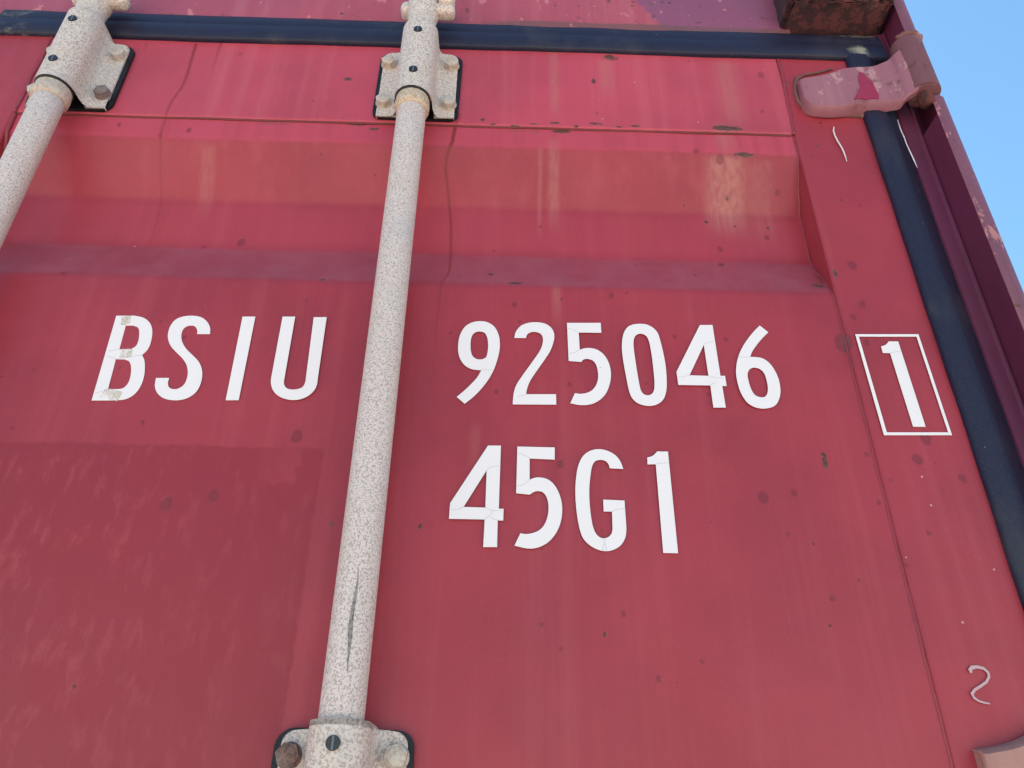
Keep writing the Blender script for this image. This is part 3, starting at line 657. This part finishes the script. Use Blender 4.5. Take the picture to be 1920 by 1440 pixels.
# ------------------------------------------------------------------ locking rods, guide brackets, bolts
RX = (-.1104, -.5310); RR = .0168; RD = .0315
def lathe(name, prof, cx, d, mat, parent, n=40):
    """prof = [(radius, z)]"""
    v = []; f = []
    for r_, z in prof:
        for k in range(n): th = 2*math.pi*k/n; v.append((cx+r_*math.cos(th), -d+r_*math.sin(th), z))
    for i in range(len(prof)-1):
        for k in range(n): f.append((i*n+k, i*n+(k+1) % n, (i+1)*n+(k+1) % n, (i+1)*n+k))
    f.append(tuple(range(n))[::-1]); f.append(tuple((len(prof)-1)*n+k for k in range(n)))
    return link(name, mesh_vf(name, v, f), mat, parent)

def guide_bracket(cx, zp0, zp1, zh0, zh1, neck, rust_bolt, screws, bolts):
    """flat foot plate with a half-round housing over the rod; zp = plate, zh = housing; neck = taper at the housing's top"""
    HR = .0222; HD = .0310; PW = .0475; PT = .0068
    def section(w, r, top):
        s = [(-w, .0012), (-w, PT-.0012), (-w+.0012, PT), (-r-.009, PT), (-r-.0045, PT+.0012), (-r-.0018, PT+.0048), (-r-.0002, PT+.012)]
        s = [(max(x, -w), d) for x, d in s]
        arc = [(r*math.cos(a), HD+(r+top)*math.sin(a)) for a in np.linspace(math.pi, 0, 19)]
        return s+arc+[(-x, d) for x, d in s[::-1]]
    zs_ = []
    # from the lower end of the housing upwards: z, half width of plate, housing radius
    for z in np.linspace(zh0, zp1-.010, 14): zs_.append((z, PW, HR))
    for a in np.linspace(0, math.pi/2, 6)[1:]: zs_.append((zp1-.010+.010*math.sin(a), PW-.010*(1-math.cos(a)), HR))
    if zh1 > zp1+.03:
        for k, w in enumerate((.031, .026, .0242, .0232)): zs_.append((zp1+.0006+.003*k+.0005, w, HR))
        for z in np.linspace(zp1+.015, zh1-neck, 8): zs_.append((z, HR+.0003, HR))
        for a in np.linspace(0, 1, 7)[1:]: zs_.append((zh1-neck+neck*a, HR+.0003-.005*a*a*(3-2*a), HR-.005*a*a*(3-2*a)))
    else:
        zs_.append((zp1+.0012, HR+.0025, HR)); zs_.append((zp1+.003, HR+.0006, HR))
        zs_.append((zh1-.004, HR+.0003, HR)); zs_.append((zh1-.0015, HR-.0008, HR-.0011)); zs_.append((zh1, HR-.003, HR-.0035))
    v = []; f = []
    secs = [section(w, r, 0) for z, w, r in zs_]; n = len(secs[0])
    for (z, w, r), s in zip(zs_, secs): v += [P3(cx+x, d, z) for x, d in s]
    for i in range(len(zs_)-1):
        for k in range(n-1): f.append((i*n+k, i*n+k+1, (i+1)*n+k+1, (i+1)*n+k))
    f.append(tuple((len(zs_)-1)*n+k for k in range(n)))
    bm = bmesh.new(); me = mesh_vf('rod_bracket', v, f); bm.from_mesh(me)
    # inner wall of the housing mouth, so the casting shows its thickness
    wall = [(cx+(HR-.0028)*math.cos(a), HD+(HR-.0028)*math.sin(a)) for a in np.linspace(math.pi, 0, 19)]
    outer = [(cx+HR*math.cos(a), HD+HR*math.sin(a)) for a in np.linspace(math.pi, 0, 19)]
    wv = [bm.verts.new(P3(x, d, zh0)) for x, d in outer]; wi = [bm.verts.new(P3(x, d, zh0+.0004)) for x, d in wall]; wb = [bm.verts.new(P3(x, d, zh0+.03)) for x, d in wall]
    for i in range(18): bm.faces.new((wv[i], wv[i+1], wi[i+1], wi[i])); bm.faces.new((wi[i], wi[i+1], wb[i+1], wb[i]))
    # the two feet that run on below the mouth
    for s in (-1, 1):
        xa, xb = sorted((cx+s*PW, cx+s*(HR+.0006)))
        n0 = len(bm.verts); pts = []
        r_ = .010
        def corner(px, pz, sx, sz): return [(px-sx*r_*(1-math.cos(a)), pz-sz*r_*(1-math.sin(a))) for a in np.linspace(0, math.pi/2, 6)]
        outl = [(xa, zh0+.002), (xb, zh0+.002)]
        bl = [(xb-r_*(1-math.cos(a)), zp0+r_*(1-math.sin(a))) for a in np.linspace(0, math.pi/2, 6)]
        bl2 = [(xa+r_*(1-math.sin(a)), zp0+r_*(1-math.cos(a))) for a in np.linspace(0, math.pi/2, 6)]
        outl = outl+bl+bl2
        fr = [bm.verts.new(P3(x, PT-.0003, z)) for x, z in outl]; bk = [bm.verts.new(P3(x, .001, z)) for x, z in outl]
        bm.faces.new(fr); m_ = len(outl)
        for i in range(m_): bm.faces.new((fr[i], fr[(i+1) % m_], bk[(i+1) % m_], bk[i]))
    me = from_bm('rod_bracket', bm)
    o = link('rod_bracket', me, 'zinc_cast', root)
    md = o.modifiers.new('edge', 'EDGE_SPLIT'); md.split_angle = math.radians(42)
    # rubber pad under the plate, a few millimetres larger all round
    r_ = .012; x0, x1, z0, z1 = cx-PW-.0052, cx+PW+.0052, zp0-.0062, zp1+.0015
    ol = []
    for qx, qz, a0 in ((x1-r_, z1-r_, 0), (x0+r_, z1-r_, 90), (x0+r_, z0+r_, 180), (x1-r_, z0+r_, 270)):
        ol += [(qx+r_*math.cos(math.radians(a0+k*18)), qz+r_*math.sin(math.radians(a0+k*18))) for k in range(6)]
    ol = [(x+.0008*math.sin(z*90+x*40), z+.0006*math.sin(x*120)) for x, z in ol]
    pad = link('rubber_pad', poly_mesh('rubber_pad', [ol], .0042), 'pad', o, smooth=False); pad.location.y -= -.0008
    for i, (bx, bz) in enumerate(bolts):
        bm = bmesh.new()
        rusty = i in rust_bolt
        bmesh.ops.create_cone(bm, cap_ends=True, segments=24, radius1=.0098, radius2=.0094, depth=.0016)
        bmesh.ops.translate(bm, verts=bm.verts[:], vec=(0, 0, .0008))
        hx_ = bmesh.ops.create_cone(bm, cap_ends=True, segments=6, radius1=.0092, radius2=.0090, depth=.0068)['verts']
        bmesh.ops.rotate(bm, verts=hx_, cent=(0, 0, 0), matrix=Matrix.Rotation(.35+i*.5, 3, 'Z')); bmesh.ops.translate(bm, verts=hx_, vec=(0, 0, .0048))
        dm = bmesh.ops.create_uvsphere(bm, u_segments=18, v_segments=8, radius=.0074)['verts']
        bmesh.ops.scale(bm, verts=dm, vec=(1, 1, .22)); bmesh.ops.translate(bm, verts=dm, vec=(0, 0, .0080))
        bmesh.ops.rotate(bm, verts=bm.verts[:], cent=(0, 0, 0), matrix=Matrix.Rotation(math.pi/2, 3, 'X'))
        bmesh.ops.translate(bm, verts=bm.verts[:], vec=(cx+bx, -PT, bz))
        link('bolt', from_bm('bolt', bm), 'bolt_rust' if rusty else 'bolt', o, smooth=False)
    for sz in screws:
        bm = bmesh.new(); bmesh.ops.create_cone(bm, cap_ends=True, segments=24, radius1=.0056, radius2=.0050, depth=.0042)
        bmesh.ops.rotate(bm, verts=bm.verts[:], cent=(0, 0, 0), matrix=Matrix.Rotation(math.pi/2, 3, 'X'))
        bmesh.ops.translate(bm, verts=bm.verts[:], vec=(cx, -(HD+HR-.0008), sz))
        sc_ = link('screw', from_bm('screw', bm), 'screw', o, smooth=False)
        bm = bmesh.new(); box_bm(bm, cx-.0007, cx+.0007, HD+HR+.0005, HD+HR+.00145, sz-.0046, sz+.0046); link('screw_slot', from_bm('screw_slot', bm), 'slot', o, smooth=False)
    return o

ZA = lambda y, d: W(780, y, d)[1]
bz_hi, bz_lo = W(735, 114, .012)[1]-.001, W(728, 187, .012)[1]
bx_ = .040
zh0 = ZA(163, .050); zh1 = ZA(38, .046)
zp0, zp1 = W(720, 211, .006)[1], W(735, 100, .006)[1]
s1, s2 = ZA(55, .053), ZA(130, .053)
bol = [(-bx_, bz_hi), (bx_, bz_hi), (-bx_, bz_lo), (bx_, bz_lo)]
guide_bracket(RX[0], zp0, zp1, zh0, zh1, .016, (), (s1, s2), bol)
guide_bracket(RX[1], zp0, zp1, zh0, zh1, .016, (3,), (s1, s2), bol)
# lower guides
_, zq1 = W(540, 1368, .006); _, zhq = W(640, 1347, .052); _, zsq = W(627, 1393, .053); _, zbq = W(550, 1416, .012)
bol2 = [(-bx_, zbq), (bx_, zbq), (-bx_, zbq-.055), (bx_, zbq-.055)]
for i, cx in enumerate(RX):
    guide_bracket(cx, zq1-.105, zq1, zq1-.075, zhq, .01, (0,) if i == 0 else (), (zsq, zsq-.045), bol2)

for i, cx in enumerate(RX):
    # slight crook of a well used rod
    prof_z = np.linspace(.12, zh0+.01, 60)
    lp = []
    r = lathe('locking_rod', [(RR, z) for z in prof_z], cx, RD, 'zinc', root)
    zc = zh0-.001
    lathe('collar', [(RR+.0004, zc-.021), (.0190, zc-.0195), (.0200, zc-.017), (.0204, zc-.009), (.0196, zc-.007), (.0198, zc-.003), (.0194, zc+.004)], cx, RD, 'collar', r)
    lathe('shade_gap_ring', [(.0207, zc-.0016), (.0212, zc), (.0212, zc+.006)], cx, RD, 'pad', r)  # black ring added in place of the shaded gap above the collar
    # neck above the housing, then the cam head at the top of the rod
    lathe('rod_neck', [(.0172, zh1-.012), (.0174, zh1+.004), (.0178, zh1+.014), (.0184, zh1+.022), (.0205, zh1+.032), (.0200, zh1+.080)], cx, RD, 'zinc_cast', r)
    bm = bmesh.new()
    box_bm(bm, cx+.004, cx+.0415, RD-.010, RD+.010, zh1+.031, zh1+.049, .007, 4)
    box_bm(bm, cx-.0285, cx-.006, RD-.012, RD+.012, zh1+.029, zh1+.048, .008, 4)
    box_bm(bm, cx+.020, cx+.0405, RD-.006, RD+.016, zh1+.041, zh1+.075, .006, 4)
    link('cam_head', from_bm('cam_head', bm), 'zinc_cast', r)
    if i == 0:
        pts = [(672,1062),(671,1085),(669,1100),(666,1118),(662,1140),(659,1160),(657,1180),(656,1196),(655,1215),(653,1232),(651,1262)]
        wd = [.0003,.0006,.0012,.0024,.0028,.003,.0034,.003,.002,.0012,.0003]
        v = []; f = []
        for (px, py), w_ in zip(pts, wd):
            x, z = W(px, py, RD+RR); off = x-cx
            for s in (-1, -.3, .3, 1):
                xo = off+s*w_/2; v.append((cx+xo, -(RD+math.sqrt(max(1e-9, RR**2-xo**2))+.00022), z))
        for k in range(len(pts)-1):
            for j in range(3): f.append((k*4+j, k*4+j+1, (k+1)*4+j+1, (k+1)*4+j))
        link('scrape', mesh_vf('scrape', v, f), 'score', r)

# ------------------------------------------------------------------ the left leaf, closing the end of the container
xs = np.linspace(XC*2-XB, XC*2-XA, 20); zs = np.linspace(.19, ZW, 900); X, Z = np.meshgrid(xs, zs); z4 = np.zeros(X.shape+(4,), np.float32)
left = sheet('left_door_panel', X, Z, panel_profile(Z), 'red', root, z4, z4)
box('top_rail', XC*2-XB, XC*2-XA, -.05, -.0005, ZW, ZG0+.012, 'red', left)
box('bottom_rail', XC*2-XB, XC*2-XA, -.05, -.0005, .17, .195, 'red', left)
box('side_stile', XC*2-XA-.0005, XC-.006, -.05, 0, .17, ZG0+.01, 'red', left)
box('side_stile', XC*2-.452, XC*2-XB+.0005, -.05, 0, .17, ZG0+.01, 'red', left)
box('gasket', XC-.006, XC+.013, -.04, .004, .17, ZG0+.006, 'rubber', left)
box('gasket', XC*2-.503, XC-.008, -.01, .005, ZG0+.003, ZG1, 'rubber', left)
box('gasket', XL+.04, XC*2-.447, -.02, .006, .17, ZG0+.003, 'rubber', left)
